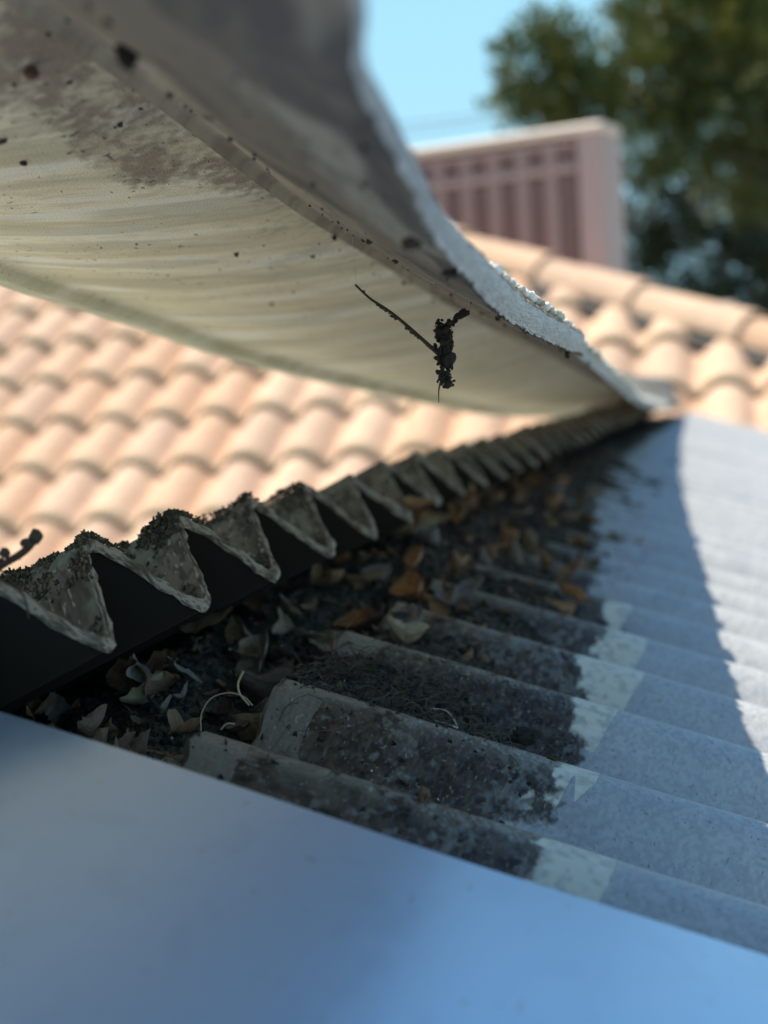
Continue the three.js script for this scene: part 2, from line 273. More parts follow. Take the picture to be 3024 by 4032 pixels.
{
  const cap = group('ridge_cap'); tag(cap, 'lifted cream ridge cap of fibre cement seen from beneath, overhanging the open gap', 'ridge cap');
  const texL = texPair(1024, 2048, (u, v) => {
    const r = rCap(v), s = u * 0.27, st = fbm(s * 9, (r + 0.8 * s) * 34, 4), gr = fbm(s * 70 + r * 9, (r + 0.8 * s) * 300, 3), fi = vn(s * 1400, r * 1500), bl = fbm(s * 20 + 7, r * 15, 4), big = fbm(s * 5 + 1, r * 4 + 6, 3);
    let c = mix3([0.66, 0.585, 0.40], [0.82, 0.755, 0.57], ss(0.3, 0.7, st)); c = mix3(c, [0.52, 0.46, 0.33], 0.45 * ss(0.5, 0.72, gr));
    c = mix3(c, [0.78, 0.77, 0.70], 0.6 * ss(0.62, 0.74, st)); c = mix3(c, [0.42, 0.38, 0.26], 0.45 * ss(0.52, 0.66, fbm(s * 7 + 3, (r + 0.8 * s) * 26 + 4, 3)));
    const near = Math.pow(clamp(1 - s / (0.035 + 0.22 * ss(0.47, 0.66, big) + 0.22 * ss(0.9, 0.62, r))), 0.8), brown = clamp(near * 1.1 - 0.38 + (bl - 0.5) * 2.2 + (fbm(s * 150, r * 150, 3) - 0.5) * 1.1) * ss(1.5, 0.9, r + s);
    c = mix3(c, mix3([0.15, 0.105, 0.075], [0.29, 0.22, 0.165], fi), 0.85 * ss(0.0, 1.0, brown));
    const sp = vn(s * 260, r * 230); if (sp > 0.9 && bl > 0.42) c = mix3(c, [0.07, 0.08, 0.05], ss(0.9, 0.95, sp) * 0.85);
    const grn = ss(0.2, 0.27, s + 0.03 * (bl - 0.5)); c = mix3(c, mix3([0.30, 0.32, 0.21], [0.45, 0.46, 0.34], st), grn * 0.75);
    return [...c, 0.5 + (gr - 0.5) * 0.4 + (fi - 0.5) * 0.3];
  });
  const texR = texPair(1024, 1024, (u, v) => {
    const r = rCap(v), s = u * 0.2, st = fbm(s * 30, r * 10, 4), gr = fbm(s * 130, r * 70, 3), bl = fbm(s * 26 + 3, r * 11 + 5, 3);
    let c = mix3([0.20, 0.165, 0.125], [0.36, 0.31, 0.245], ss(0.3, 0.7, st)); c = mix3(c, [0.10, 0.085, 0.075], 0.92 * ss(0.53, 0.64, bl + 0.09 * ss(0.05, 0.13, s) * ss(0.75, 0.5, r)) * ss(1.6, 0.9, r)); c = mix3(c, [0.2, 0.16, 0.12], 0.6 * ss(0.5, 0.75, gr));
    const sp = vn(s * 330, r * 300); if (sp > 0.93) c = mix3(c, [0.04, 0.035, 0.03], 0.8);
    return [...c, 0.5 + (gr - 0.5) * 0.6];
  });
  const texE = repeat(texPair(512, 512, (u, v) => { const a = fbm(u * 14, v * 34, 4), b = fbm(u * 50, v * 90, 3); let c = mix3([0.50, 0.53, 0.54], [0.66, 0.68, 0.67], a); c = mix3(c, [0.30, 0.27, 0.23], 0.7 * ss(0.62, 0.78, b)); return [...c, 0.5 + (b - 0.5) * 0.7 + (a - 0.5) * 0.5]; }));
  const mk = (t, s) => new THREE.MeshStandardMaterial({ map: t[0], bumpMap: t[1], bumpScale: s, roughness: 0.9 });
  const mL = mk(texL, 0.002), mR = mk(texR, 0.002), mE = mk(texE, 0.003), n = rowsCap.length - 1;
  const thick = (side, s, r) => side > 0 ? 0.008 + 0.009 * ss(0.86, 0.97, s) * ss(3.5, 1.4, r) * ss(0.5, 0.82, r) + 0.003 * ss(0.9, 1, s) * (fbm(r * 30, 4, 3) - 0.5) : 0.007 + 0.004 * ss(0.9, 0.95, s);
  const chip = (side, s, r) => side > 0 ? -(0.016 * ss(1.22, 1.26, r) + 0.010 * (fbm(r * 34, 2.2, 3) - 0.4) * ss(1.2, 1.3, r) + 0.003 * (fbm(r * 60, 6, 3) - 0.5)) * ss(0.8, 1, s) : 0.006 * (fbm(r * 20, 5, 3) - 0.5) * ss(0.9, 1, s);
  for (const side of [-1, 1]) {
    const S = side > 0 ? [0, 0.06, 0.15, 0.3, 0.45, 0.6, 0.75, 0.86, 0.93, 0.985, 1] : [0, 0.04, 0.1, 0.2, 0.32, 0.45, 0.58, 0.7, 0.8, 0.88, 0.9, 0.925, 0.96, 1];
    const nu = S.length - 1;
    const lo = (i, j) => { const r = rowsCap[j], q = capUnder(side, S[i], r), c = chip(side, S[i], r), lip = side < 0 ? -0.010 * ss(0.885, 0.925, S[i]) : 0; return P(q.h + side * c + 0 * lip, q.u + lip - (side > 0 ? c * 0.5 : 0), r); };
    const hi = (i, j) => { const r = rowsCap[j], q = capUnder(side, S[i], r), c = chip(side, S[i], r), t = thick(side, S[i], r) * (S[i] === 1 ? 0.88 : 1); return P(q.h + q.nx * t + side * c, q.u + q.ny * t - (side > 0 ? c * 0.5 : 0), r); };
    const wing = mesh(side > 0 ? 'right_wing' : 'left_wing', side > 0 ? gridSolid(nu, n, (i, j) => hi(i, j), (i, j) => lo(i, j), (i, j) => [S[i], vCap(rowsCap[j])], { u1: true }) : gridSolid(nu, n, (i, j) => hi(nu - i, j), (i, j) => lo(nu - i, j), (i, j) => [S[nu - i], vCap(rowsCap[j])]), side > 0 ? mR : mL, cap);
    if (side > 0) {
      const fine = []; for (let r = 0.2; r < rowsCap[n]; r += r < 1.7 ? 0.005 : 0.03) fine.push(r); fine.push(rowsCap[n]);
      mesh('edge_face', bead(fine.length - 1, (k) => {
        const r = fine[k], q = capUnder(1, 1, r), c = chip(1, 1, r), t = thick(1, 1, r) * 0.88, x = q.h + c, y = q.u - c * 0.5, ox = q.ny, oy = -q.nx, out = [];
        for (let m = 0; m <= 6; m++) { const f = m / 6, bul = 0.0018 * Math.sin(Math.PI * f) + 0.0016 * (fbm(r * 120, f * 3 + 2, 3) - 0.5) * (m > 0 && m < 6 ? 1 : 0), dn = m === 0 ? 0.0025 * (vn(r * 170, 3) - 0.2) : 0; out.push(P(x + q.nx * (t * f - dn) + ox * (bul + 0.0004), y + q.ny * (t * f - dn) + oy * (bul + 0.0004), r)); }
        return out;
      }), mE, wing).userData.label = 'pale blue grey painted edge face';
    }
  }
  const rollTex = repeat(texPair(64, 1024, (u, v) => { const f = fbm(u * 3, v * 160, 4), q = fbm(u * 3 + 9, v * 34, 3); return [...mix3([0.50, 0.44, 0.33], [0.33, 0.27, 0.20], ss(0.3, 0.75, 0.5 * f + 0.5 * q)), f]; })), rollMat = mk(rollTex, 0.001);
  // the half-round roll along the fold: a groove from below
  const K = 8, ang = (i) => Math.PI * (1 - i / K);
  const roll = (R, j, i) => { const r = rowsCap[j], a = capUnder(-1, 0, r), b = capUnder(1, 0, r), cx = (a.h + b.h) / 2, cy = (a.u + b.u) / 2, wx = (b.h - a.h) / 2, wy = (b.u - a.u) / 2, q = ang(i); return P(cx + wx * Math.cos(q) * R - wy * Math.sin(q) * R * 0.7, cy + wy * Math.cos(q) * R + Math.hypot(wx, wy) * Math.sin(q) * R * 0.85, r); };
  mesh('ridge_roll', gridSolid(K, n, (i, j) => roll(1.7, j, i), (i, j) => roll(0.995, j, i), (i, j) => [0.30 + 0.01 * i, vCap(rowsCap[j])]), rollMat, cap);
}

// ---------------------------------------------------------------- cap in place in the foreground
{
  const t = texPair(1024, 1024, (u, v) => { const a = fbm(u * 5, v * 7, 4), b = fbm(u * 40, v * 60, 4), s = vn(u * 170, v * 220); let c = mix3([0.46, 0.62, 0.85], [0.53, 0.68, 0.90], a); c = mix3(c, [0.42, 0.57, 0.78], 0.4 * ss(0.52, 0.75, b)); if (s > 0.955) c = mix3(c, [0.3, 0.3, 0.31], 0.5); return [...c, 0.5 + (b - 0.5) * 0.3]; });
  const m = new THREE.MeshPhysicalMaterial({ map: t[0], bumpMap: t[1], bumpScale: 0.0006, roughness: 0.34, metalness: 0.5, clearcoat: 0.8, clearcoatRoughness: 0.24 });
  const cap = group('ridge_cap'); tag(cap, 'smooth white ridge cap lying in place across the blurred foreground', 'ridge cap');
  const nC = NA + 0.0155, FD = -0.348, edge = (d) => 0.695 + 0.0015 * Math.sin(d * 21), N = 24, R0 = -1.1, TT = 0.008;
  const dAt = (i) => lerp(FD + 0.014, 0.26, i / N);
  const rAt = (i, j, d) => j < 12 ? lerp(R0, edge(d) - 0.002, j / 12) : edge(d);
  mesh('right_wing', gridSolid(N, 13, (i, j) => { const d = dAt(i); return onA(d, nC - (j === 13 ? 0.0022 : 0), rAt(i, j === 13 ? 13 : j * 12 / 12, d)); }, (i, j) => { const d = dAt(i); return onA(d, nC - TT, rAt(i, j, d)); }, (i, j) => [(dAt(i) + 0.4) / 0.7, (rAt(i, j, dAt(i)) + 1.1) / 1.9]), m, cap);
  const f = (dn) => { const q = onA(FD, nC + dn, 0); return [q.x, q.y - EYE]; };
  const [fh, fu] = f(0), down = (k, n, r) => P(fh - 0.012 - 0.6 * k - 0.8 * n, fu - 0.012 - 0.8 * k + 0.6 * n, r);
  mesh('left_wing', gridSolid(4, 4, (i, j) => down(lerp(0.16, 0, i / 4), 0, lerp(R0, 0.4, j / 4)), (i, j) => down(lerp(0.16, 0, i / 4), -TT, lerp(R0, 0.4, j / 4)), (i, j) => [i / 4 * 0.4, j / 4]), m, cap);
  const a = onA(FD + 0.014, nC, 0), b = down(0, 0, 0), rl = (k, o, r) => { const q = Math.PI * (1 - k / 8), cx = (a.x + b.x) / 2, cy = (a.y + b.y) / 2, wx = (a.x - b.x) / 2; return new THREE.Vector3(cx + (wx + o) * Math.cos(q), cy - 0.002 + (wx + o) * Math.sin(q) * 0.7, -r); };
  mesh('ridge_roll', gridSolid(8, 3, (i, j) => rl(i, 0, lerp(R0, 0.4, j / 3)), (i, j) => rl(i, -0.007, lerp(R0, 0.4, j / 3)), (i, j) => [0.5, j / 3]), m, cap);
}

// ---------------------------------------------------------------- soil and litter in the gap
const fillAt = { '-1': -0.01, 0: -0.01, 1: 0.050, 2: 0.046, 3: 0.047, 4: 0.05, 5: 0.05 };
const pile = (h, r) => {
  const base = -0.248 + 0.075 * ss(1.0, 1.6, r) - 0.02 * ss(2.6, 4.5, r) + 0.034 * ss(-0.35, -0.43, h) * ss(1.6, 1.0, r) + 0.03 * (fbm(h * 14, r * 9, 3) - 0.5) * 2 * 0.6;
  return base - Math.max(0, h + 0.35) * lerp(0.9, 0.62, ss(1.0, 1.5, r)) - Math.max(0, -0.47 - h) * 0.45;
};
function soilU(h, r) { // top of the debris; and how far it lies above the sheet
  const d = (h - SN * NA) / CS, fine = 0.010 * (fbm(h * 75, r * 75, 4) - 0.5) + 0.005 * (fbm(h * 260, r * 260, 2) - 0.5);
  let u = pile(h, r) + fine;
  if (d < -0.256) return u;
  const ph = (r - A0) / PA, k = Math.floor(ph), f = (fillAt[k] ?? 0.04) * (0.75 + 0.5 * fbm(d * 16, r * 9 + 3, 3)), end = -0.075 + 0.05 * (fbm(r * 20, 2.2, 2) - 0.5) + (k < 1 ? -0.05 : 0);
  const n = NA - DEP + f * ss(end + 0.02, end - 0.09, d) - 0.012 * ss(end - 0.02, end + 0.03, d);
  const hv = onA(d, n, r).y - EYE + fine * 0.9;
  return Math.max(u, hv);
}
const sheetU = (h, r) => { const d = (h - SN * NA) / CS; return d < -0.255 ? -9 : onA(d, nA(r), r).y - EYE - 0.0 + (onA(d, nA(r), r).x - h) * 0.3; };
const soilTex = repeat(texPair(512, 512, (u, v) => { const a = fbm(u * 18, v * 18, 4), b = fbm(u * 70, v * 70, 3), s = vn(u * 210, v * 210); let c = mix3([0.014, 0.012, 0.010], [0.075, 0.058, 0.042], ss(0.3, 0.75, a)); c = mix3(c, [0.13, 0.1, 0.07], 0.7 * ss(0.6, 0.8, b)); if (s > 0.93) c = mix3(c, [0.4, 0.36, 0.29], 0.7); return [...c, b * 0.6 + s * 0.4]; }));
const matSoil = new THREE.MeshStandardMaterial({ map: soilTex[0], bumpMap: soilTex[1], bumpScale: 0.004, roughness: 1 });
{
  const hs = [], rs = []; for (let h = -1.2; h < -0.075; h += h < -0.6 ? 0.03 : 0.0042) hs.push(h); for (let r = -1.0; r < 6.6; r += r < 0.62 ? 0.03 : r < 2.2 ? 0.0055 : r < 3.4 ? 0.012 : 0.05) rs.push(r);
  const pos = [], tex = [], idx = [];
  for (const r of rs) for (const h of hs) { const u = soilU(h, r); pos.push(h, EYE + u, -r); tex.push(h * 5, r * 5); }
  const w = hs.length;
  for (let j = 0; j < rs.length - 1; j++) for (let i = 0; i < w - 1; i++) { const a = j * w + i; idx.push(a, a + 1, a + w, a + 1, a + w + 1, a + w); }
  const g = new THREE.BufferGeometry(); g.setAttribute('position', new THREE.Float32BufferAttribute(pos, 3)); g.setAttribute('uv', new THREE.Float32BufferAttribute(tex, 2)); g.setIndex(idx); g.computeVertexNormals();
  tag(mesh('soil_bed', g, matSoil), 'dark rotted soil and leaf mould filling the gap along the ridge', 'soil', null, 'stuff');
}
const crumbM = new THREE.Matrix4(), crumbQ = new THREE.Quaternion(), crumbE = new THREE.Euler();
function scatter(name, geo, material, spots, label, category, colours) { // spots: [Vector3, size, sy]
  const o = new THREE.InstancedMesh(geo, material, spots.length); o.name = numbered(name); o.castShadow = o.receiveShadow = true;
  spots.forEach(([p, s, sy = 1], i) => { crumbE.set(rnd() * 6.3, rnd() * 6.3, rnd() * 6.3); crumbM.compose(p, crumbQ.setFromEuler(crumbE), new THREE.Vector3(s, s * sy, s * rr(0.7, 1.2))); o.setMatrixAt(i, crumbM); const c = colours[Math.floor(rnd() * colours.length)], k = rr(0.7, 1.3); o.setColorAt(i, lin(c[0] * k, c[1] * k, c[2] * k)); });
  scene.add(o); return tag(o, label, category, null, 'stuff');
}
const groundU = (h, r) => Math.max(soilU(h, r), sheetU(h, r));
{
  const spots = [];
  for (let i = 0; i < 110000 && spots.length < 26000; i++) {
    const r = 0.66 + 2.6 * Math.pow(rnd(), 1.5), h = rr(-0.58, -0.09), d = (h - SN * NA) / CS, so = soilU(h, r), sh = sheetU(h, r);
    const bare = so < sh; if (bare && (d > -0.07 || rnd() > 0.16 * ss(-0.05, -0.16, d) + (vn(d * 40, r * 40) > 0.62 ? 0.3 : 0))) continue;
    if (!bare && d > -0.25 && rnd() > 0.9) continue;
    spots.push([P(h, Math.max(so, sh) + 0.0008, r), Math.pow(rnd(), 2.5) * (bare ? 0.0022 : 0.0036) + 0.0006, rr(0.4, 1)]);
  }
  scatter('soil_crumbs', lump(1, 0.95, 1, 3), mat([1, 1, 1], 1, { flatShading: true }), spots, 'loose dark crumbs of soil and moss scattered over the debris', 'crumbs', [[0.02, 0.017, 0.014], [0.045, 0.035, 0.026], [0.03, 0.028, 0.022], [0.09, 0.07, 0.05], [0.012, 0.011, 0.011]]);
  const pale = []; for (let i = 0; i < 260; i++) { const r = 0.7 + 1.6 * Math.pow(rnd(), 1.3), h = rr(-0.56, -0.15); pale.push([P(h, groundU(h, r) + 0.001, r), rr(0.0006, 0.0019), rr(0.2, 0.45)]); }
  scatter('pale_grit', lump(1, 0.4, 1, 5), mat([1, 1, 1], 0.9), pale, 'tiny pale seeds and cement grit lying on the dark debris', 'grit', [[0.45, 0.42, 0.34], [0.3, 0.26, 0.2], [0.5, 0.48, 0.44]]);
}
{ // rootlets and fibres matted in the moss
  const gs = [];
  for (let i = 0; i < 1700; i++) {
    const heap = rnd() < 0.6, r = heap ? rr(0.97, 1.14) : rr(0.7, 1.9), h = heap ? rr(-0.37, -0.15) : rr(-0.5, -0.16), u = groundU(h, r), L = rr(0.006, 0.03), a = rnd() * 6.3, up = rr(-0.1, 0.55), c = P(h, u + 0.001, r), pts = [];
    for (let k = 0; k < 4; k++) pts.push(new THREE.Vector3(c.x + Math.cos(a + k * rr(-0.4, 0.5)) * L * k / 3, c.y + L * up * Math.sin(k) * 0.8 + rr(0, 0.002), c.z + Math.sin(a + k * rr(-0.3, 0.4)) * L * k / 3));
    gs.push(tube(pts, rr(0.00025, 0.0007), 6, 3, 0.4));
  }
  tag(mesh('rootlets', mergeGeometries(gs), mat([0.095, 0.078, 0.06], 1)), 'matted dry rootlets and plant fibres in the moss heap', 'rootlets', null, 'stuff');
}
// leaves
const leafMats = [[0.20, 0.115, 0.06], [0.27, 0.15, 0.075], [0.14, 0.09, 0.06], [0.24, 0.19, 0.12], [0.29, 0.23, 0.165], [0.10, 0.07, 0.05], [0.36, 0.17, 0.07], [0.19, 0.165, 0.15]].map((c) => {
  const t = repeat(texPair(64, 128, (u, v) => { const f = fbm(u * 8 + c[0] * 90, v * 14, 4), vein = Math.abs(u - 0.5) < 0.018 ? 0.75 : Math.abs(((v * 9 + Math.abs(u - 0.5) * 5) % 1) - 0.5) < 0.05 ? 0.88 : 1; return [...c.map((x) => x * (0.6 + 0.8 * f) * vein), f]; }));
  return new THREE.MeshStandardMaterial({ map: t[0], bumpMap: t[1], bumpScale: 0.001, roughness: 0.8, side: THREE.DoubleSide });
});
function leafGeo(L, W, curl, cup, tip, nib) {
  const nu = 6, nv = 12;
  const f = (t) => (i, j) => { const v = j / nv, s = (i / nu - 0.5) * 2, w = W * Math.pow(Math.sin(Math.PI * Math.pow(clamp(v, 0.012, 0.985), tip)), 0.72) * (1 + 0.09 * Math.sin(j * nib)), x = s * w, a = v * curl; return new THREE.Vector3(x + 0.06 * L * Math.sin(v * 3 + tip), cup * s * s * w * 1.4 + L * 0.5 * (1 - Math.cos(a)) / Math.max(0.3, curl) + t + 0.02 * L * Math.sin(j * 1.3 + s * 2), L * (Math.abs(curl) > 0.05 ? Math.sin(a) / curl : v) - L / 2); };
  return gridSolid(nu, nv, f(0.0004), f(0), null);
}
const leafGeos = [leafGeo(0.042, 0.012, 1.1, 0.5, 0.9, 1.9), leafGeo(0.05, 0.014, 0.6, -0.5, 0.8, 2.3), leafGeo(0.034, 0.013, 1.9, 0.8, 1.1, 1.3), leafGeo(0.056, 0.011, 1.4, 0.3, 0.85, 2.9), leafGeo(0.028, 0.012, 0.4, 0.9, 1.0, 0.7), leafGeo(0.046, 0.018, 2.3, 0.4, 0.95, 1.1)];
function leaf(gi, mi, p, e, s, label, grp) { const o = mesh('dry_leaf', leafGeos[gi], leafMats[mi], null); o.position.copy(p); o.rotation.set(...e); o.scale.setScalar(s); return tag(o, label, 'leaf', grp); }
{ // leaves that stand out: gi, mi, h, r, lift, rotation, size, label
  const L = [
    [1, 3, -0.352, 0.97, 0.012, [0.5, 1.2, 0.3], 1.05, 'olive brown folded leaf in the gap under the curled thread'],
    [5, 5, -0.365, 1.03, 0.026, [-0.9, 0.5, 0.4], 1.2, 'large dark brown leaf leaning against the moss heap behind the curled thread'],
    [4, 4, -0.40, 1.12, 0.012, [0.9, 0.3, 0.2], 1.15, 'pale grey upright leaf chip in the dark gap below the teeth'],
    [1, 2, -0.428, 1.07, 0.030, [0.5, 1.5, -0.5], 1.15, 'broad grey brown leaf under the second complete tooth'],
    [0, 6, -0.325, 1.34, 0.012, [0.2, 1.3, 0.5], 1.25, 'bright rust orange curled leaf on the pile in mid gap'],
    [3, 1, -0.335, 1.42, 0.022, [0.4, 0.7, 0.6], 1.15, 'tan orange leaf standing on edge above the rust orange leaf'],
    [5, 1, -0.365, 1.52, 0.030, [0.7, 0.3, -0.4], 1.15, 'orange brown leaf propped against the shaded teeth'],
    [2, 7, -0.275, 1.38, 0.014, [0.9, 0.3, 0.1], 1.15, 'slate grey pointed leaf beside the rust orange leaf'],
    [1, 3, -0.37, 1.22, 0.018, [0.2, 1.7, 0.4], 0.9, 'yellow olive leaf left of the rust orange leaf'],
    [3, 4, -0.345, 0.80, 0.012, [0.2, 1.1, 0.7], 0.85, 'pale curled leaf against the edge of the foreground cap'],
    [0, 2, -0.395, 0.83, 0.006, [-0.2, 0.6, 0.3], 1.1, 'torn brown leaf at the left end of the foreground cap edge'],
  ];
  for (const [gi, mi, h, r, up, e, s, label] of L) leaf(gi, mi, P(h, groundU(h, r) + up, r), e, s, label, 'leaves in the ridge gap');
  for (let i = 0; i < 165; i++) {
    const r = 0.74 + 1.9 * Math.pow(rnd(), 1.35), h = r < 1.1 ? rr(-0.52, -0.335) : rr(-0.48, r > 1.4 ? -0.2 : -0.28), gi = Math.floor(rnd() * 6), far = r > 1.45, s = rr(0.55, 1.05);
    const mi = r > 1.2 ? [0, 1, 1, 2, 6, 3, 0, 7][Math.floor(rnd() * 8)] : [0, 2, 5, 3, 4, 2, 7, 0][Math.floor(rnd() * 8)];
    leaf(gi, mi, P(h, groundU(h, r) + rr(0.005, 0.02), r), [rr(-0.8, 0.8), rnd() * 6.3, rr(-0.8, 0.8)], s, 'small ' + ['chestnut brown', 'tan orange', 'dull brown', 'olive brown', 'pale grey', 'blackish brown', 'rust orange', 'slate grey'][mi] + (s > 0.8 ? ' dry leaf' : ' dry leaf scrap') + (far ? ' in the blurred far part of the leaf pile' : r > 1.15 ? ' in the middle of the leaf pile' : ' in the dark near end of the gap'), 'leaves in the ridge gap');
  }
  const bits = []; // broken leaf bits too many to count
  for (let i = 0; i < 700; i++) { const r = 0.7 + 2.6 * Math.pow(rnd(), 1.3), h = r < 1.1 ? rr(-0.54, -0.325) : rr(-0.5, -0.19); const g = leafGeos[i % 6].clone(); const s = rr(0.12, 0.4); g.applyMatrix4(crumbM.compose(P(h, groundU(h, r) + rr(0.001, 0.006), r), crumbQ.setFromEuler(crumbE.set(rr(-1, 1), rnd() * 6.3, rr(-1, 1))), new THREE.Vector3(s, s, s))); bits.push(g); }
  tag(mesh('leaf_litter', mergeGeometries(bits), leafMats[0]), 'broken brown leaf litter strewn through the gap', 'leaf litter', null, 'stuff');
}

// ---------------------------------------------------------------- threads, twigs and clods
const dark = mat([0.028, 0.023, 0.019], 1), bark = mat([0.075, 0.052, 0.038], 1), straw = mat([0.40, 0.34, 0.22], 0.85), web = mat([0.55, 0.52, 0.45], 0.7);
const V = (a) => P(...a);
tag(mesh('curled_thread', tube([[-0.3485, -0.2075, 0.853], [-0.3492, -0.198, 0.857], [-0.343, -0.1885, 0.860], [-0.331, -0.1855, 0.862], [-0.322, -0.189, 0.864], [-0.318, -0.1945, 0.866]].map(V), 0.00046, 60, 6, 0.8), straw), 'thin straw coloured thread curled in an arc over the dark gap', 'thread');
tag(mesh('dry_grass_stalk', tube([[-0.3195, -0.194, 0.864], [-0.3255, -0.186, 0.864], [-0.3262, -0.180, 0.865], [-0.3225, -0.1725, 0.866]].map(V), 0.0006, 30, 6, 1.4), straw), 'pale grass stalk standing beside the curled thread', 'grass stalk');
tag(mesh('curled_thread', tube([[-0.338, -0.2085, 0.86], [-0.334, -0.205, 0.861], [-0.329, -0.2055, 0.862]].map(V), 0.0006, 14, 5), straw), 'short pale thread end showing over the foreground crest', 'thread');
{
  const put = (pts, rad, label) => tag(mesh('curled_thread', tube(pts.map(([h, r, up]) => P(h, groundU(h, r) + up, r)), rad, 40, 5), web), label, 'thread');
  put([[-0.236, 1.0, 0.004], [-0.222, 0.995, 0.010], [-0.213, 0.985, 0.006], [-0.216, 0.975, 0.004], [-0.230, 0.972, 0.003]], 0.0005, 'looped pale thread on the moss heap between two crests');
  put([[-0.185, 1.04, 0.004], [-0.172, 1.05, 0.009], [-0.160, 1.05, 0.005]], 0.0005, 'fine arched thread near the outer end of the moss heap');
}
{ // debris hanging on a spider thread
  const o = group('hanging_debris'); tag(o, 'black clump of debris with a thin twig hanging on spider silk below the cap', 'hanging debris');
  const g = [lump(0.0056, 0.85, 3, 2, [0.75, 1.35, 0.7]).translate(...V([-0.1965, 0.024, 0.936])), lump(0.0052, 0.9, 3, 4, [0.9, 1.0, 0.7]).translate(...V([-0.1955, 0.0145, 0.935])), lump(0.0042, 0.5, 2, 6, [0.6, 1.3, 0.6]).translate(...V([-0.1995, 0.033, 0.936])), lump(0.0034, 0.6, 2, 8, [0.8, 1.3, 0.7]).translate(...V([-0.1985, 0.0035, 0.934])), lump(0.0028, 0.6, 2, 9).translate(...V([-0.1955, 0.0, 0.934]))];
  for (let i = 0; i < 150; i++) g.push(lump(rr(0.0005, 0.0017), 0.95, 1, i).translate(...V([-0.197 + rr(-0.0055, 0.0055), rr(-0.003, 0.04), 0.935 + rr(-0.004, 0.004)])));
  for (let i = 0; i < 45; i++) { const t = rnd(); g.push(lump(rr(0.0006, 0.0017), 0.95, 1, i + 50).translate(...V([lerp(-0.1955, -0.1815, t) + rr(-0.0016, 0.0016), lerp(0.034, 0.045, Math.pow(t, 0.7)) + rr(-0.0016, 0.0016), 0.939]))); }
  mesh('clump', mergeGeometries(g), dark, o);
  const tw = [tube([[-0.2507, 0.0660, 0.9256], [-0.2418, 0.0566, 0.9272], [-0.231, 0.0485, 0.929], [-0.2223, 0.0406, 0.9308], [-0.2098, 0.0280, 0.933], [-0.1995, 0.0175, 0.9345]].map(V), 0.0007, 36, 5, 2.1), tube([[-0.1985, 0.004, 0.934], [-0.2012, -0.003, 0.933], [-0.2018, -0.0125, 0.932]].map(V), 0.0008, 12, 5, 0.3)];
  for (let i = 0; i < 50; i++) { const t = Math.pow(rnd(), 0.7); tw.push(lump(rr(0.0005, 0.0012), 0.5, 1, i).translate(...V([lerp(-0.248, -0.2, t) + rr(-0.0008, 0.0008), lerp(0.063, 0.018, Math.pow(t, 0.93)) + 0.001 + rr(-0.0008, 0.0008), lerp(0.926, 0.934, t)]))); }
  mesh('twig', mergeGeometries(tw.map((x) => { x = x.index ? x.toNonIndexed() : x; x.deleteAttribute('uv'); return x; })), bark, o);
  mesh('silk_thread', mergeGeometries([tube([[-0.1815, 0.0455, 0.9415], [-0.1805, 0.05, 0.943], [-0.1775, 0.0585, 0.9436]].map(V), 0.00013, 8, 4), tube([[-0.2495, 0.0655, 0.9256], [-0.2505, 0.08, 0.926], [-0.251, 0.107, 0.926]].map(V), 0.0001, 8, 4), tube([[-0.213, 0.062, 0.93], [-0.195, 0.064, 0.936], [-0.176, 0.056, 0.944]].map(V), 0.0001, 8, 4)]), web, o);
}
function clod(p, size, sq, sd, label, m = dark) { const g = [lump(size, 0.95, 3, sd, sq)]; for (let i = 0; i < 24; i++) { const a = rnd() * 6.3, b = rr(-0.6, 1); g.push(lump(size * rr(0.1, 0.3), 0.5, 1, i + sd).translate(Math.cos(a) * size * sq[0] * 0.9 * Math.sqrt(1 - b * b * 0.6), b * size * sq[1] * 0.8, Math.sin(a) * size * sq[2] * 0.9 * Math.sqrt(1 - b * b * 0.6))); } const o = mesh('dirt_clod', mergeGeometries(g), m); o.position.copy(p); return tag(o, label, 'clod'); }
clod(onA(-0.093, NA - 0.022, 2.10), 0.016, [1.35, 0.75, 1], 1, 'dark clod of moss with a leaf scrap alone on the shaded white slope', mat([0.035, 0.03, 0.02], 1));
clod(onA(-0.165, NA - 0.012, 3.08), 0.018, [1.5, 0.5, 1], 2, 'blurred flat moss clod higher up the shaded white slope', mat([0.06, 0.065, 0.045], 1));
clod(onA(-0.162, NA - 0.008, 3.68), 0.016, [1.2, 0.5, 1], 3, 'smallest blurred clod near the far end of the shaded slope', mat([0.07, 0.075, 0.05], 1));
leaf(2, 3, onA(-0.096, NA - 0.004, 2.12), [0.4, 0.4, 0.4], 0.7, 'dry leaf scrap stuck on the lone moss clod', 'leaves on the slope');
clod(onA(-0.088, NA + 0.001, 0.985), 0.0062, [1.5, 0.9, 1], 4, 'black clod at the outer end of the moss heap, on the second crest');
clod(onA(-0.118, NA + 0.003, 0.80), 0.0045, [0.7, 1.2, 1], 5, 'rusty brown scrap on the nearest crest', mat([0.14, 0.085, 0.05], 1));
clod(onA(-0.064, NA + 0.0015, 0.957), 0.0028, [1.2, 0.8, 1], 6, 'tiny brown crumb at the start of the bare patch on the second crest', bark);
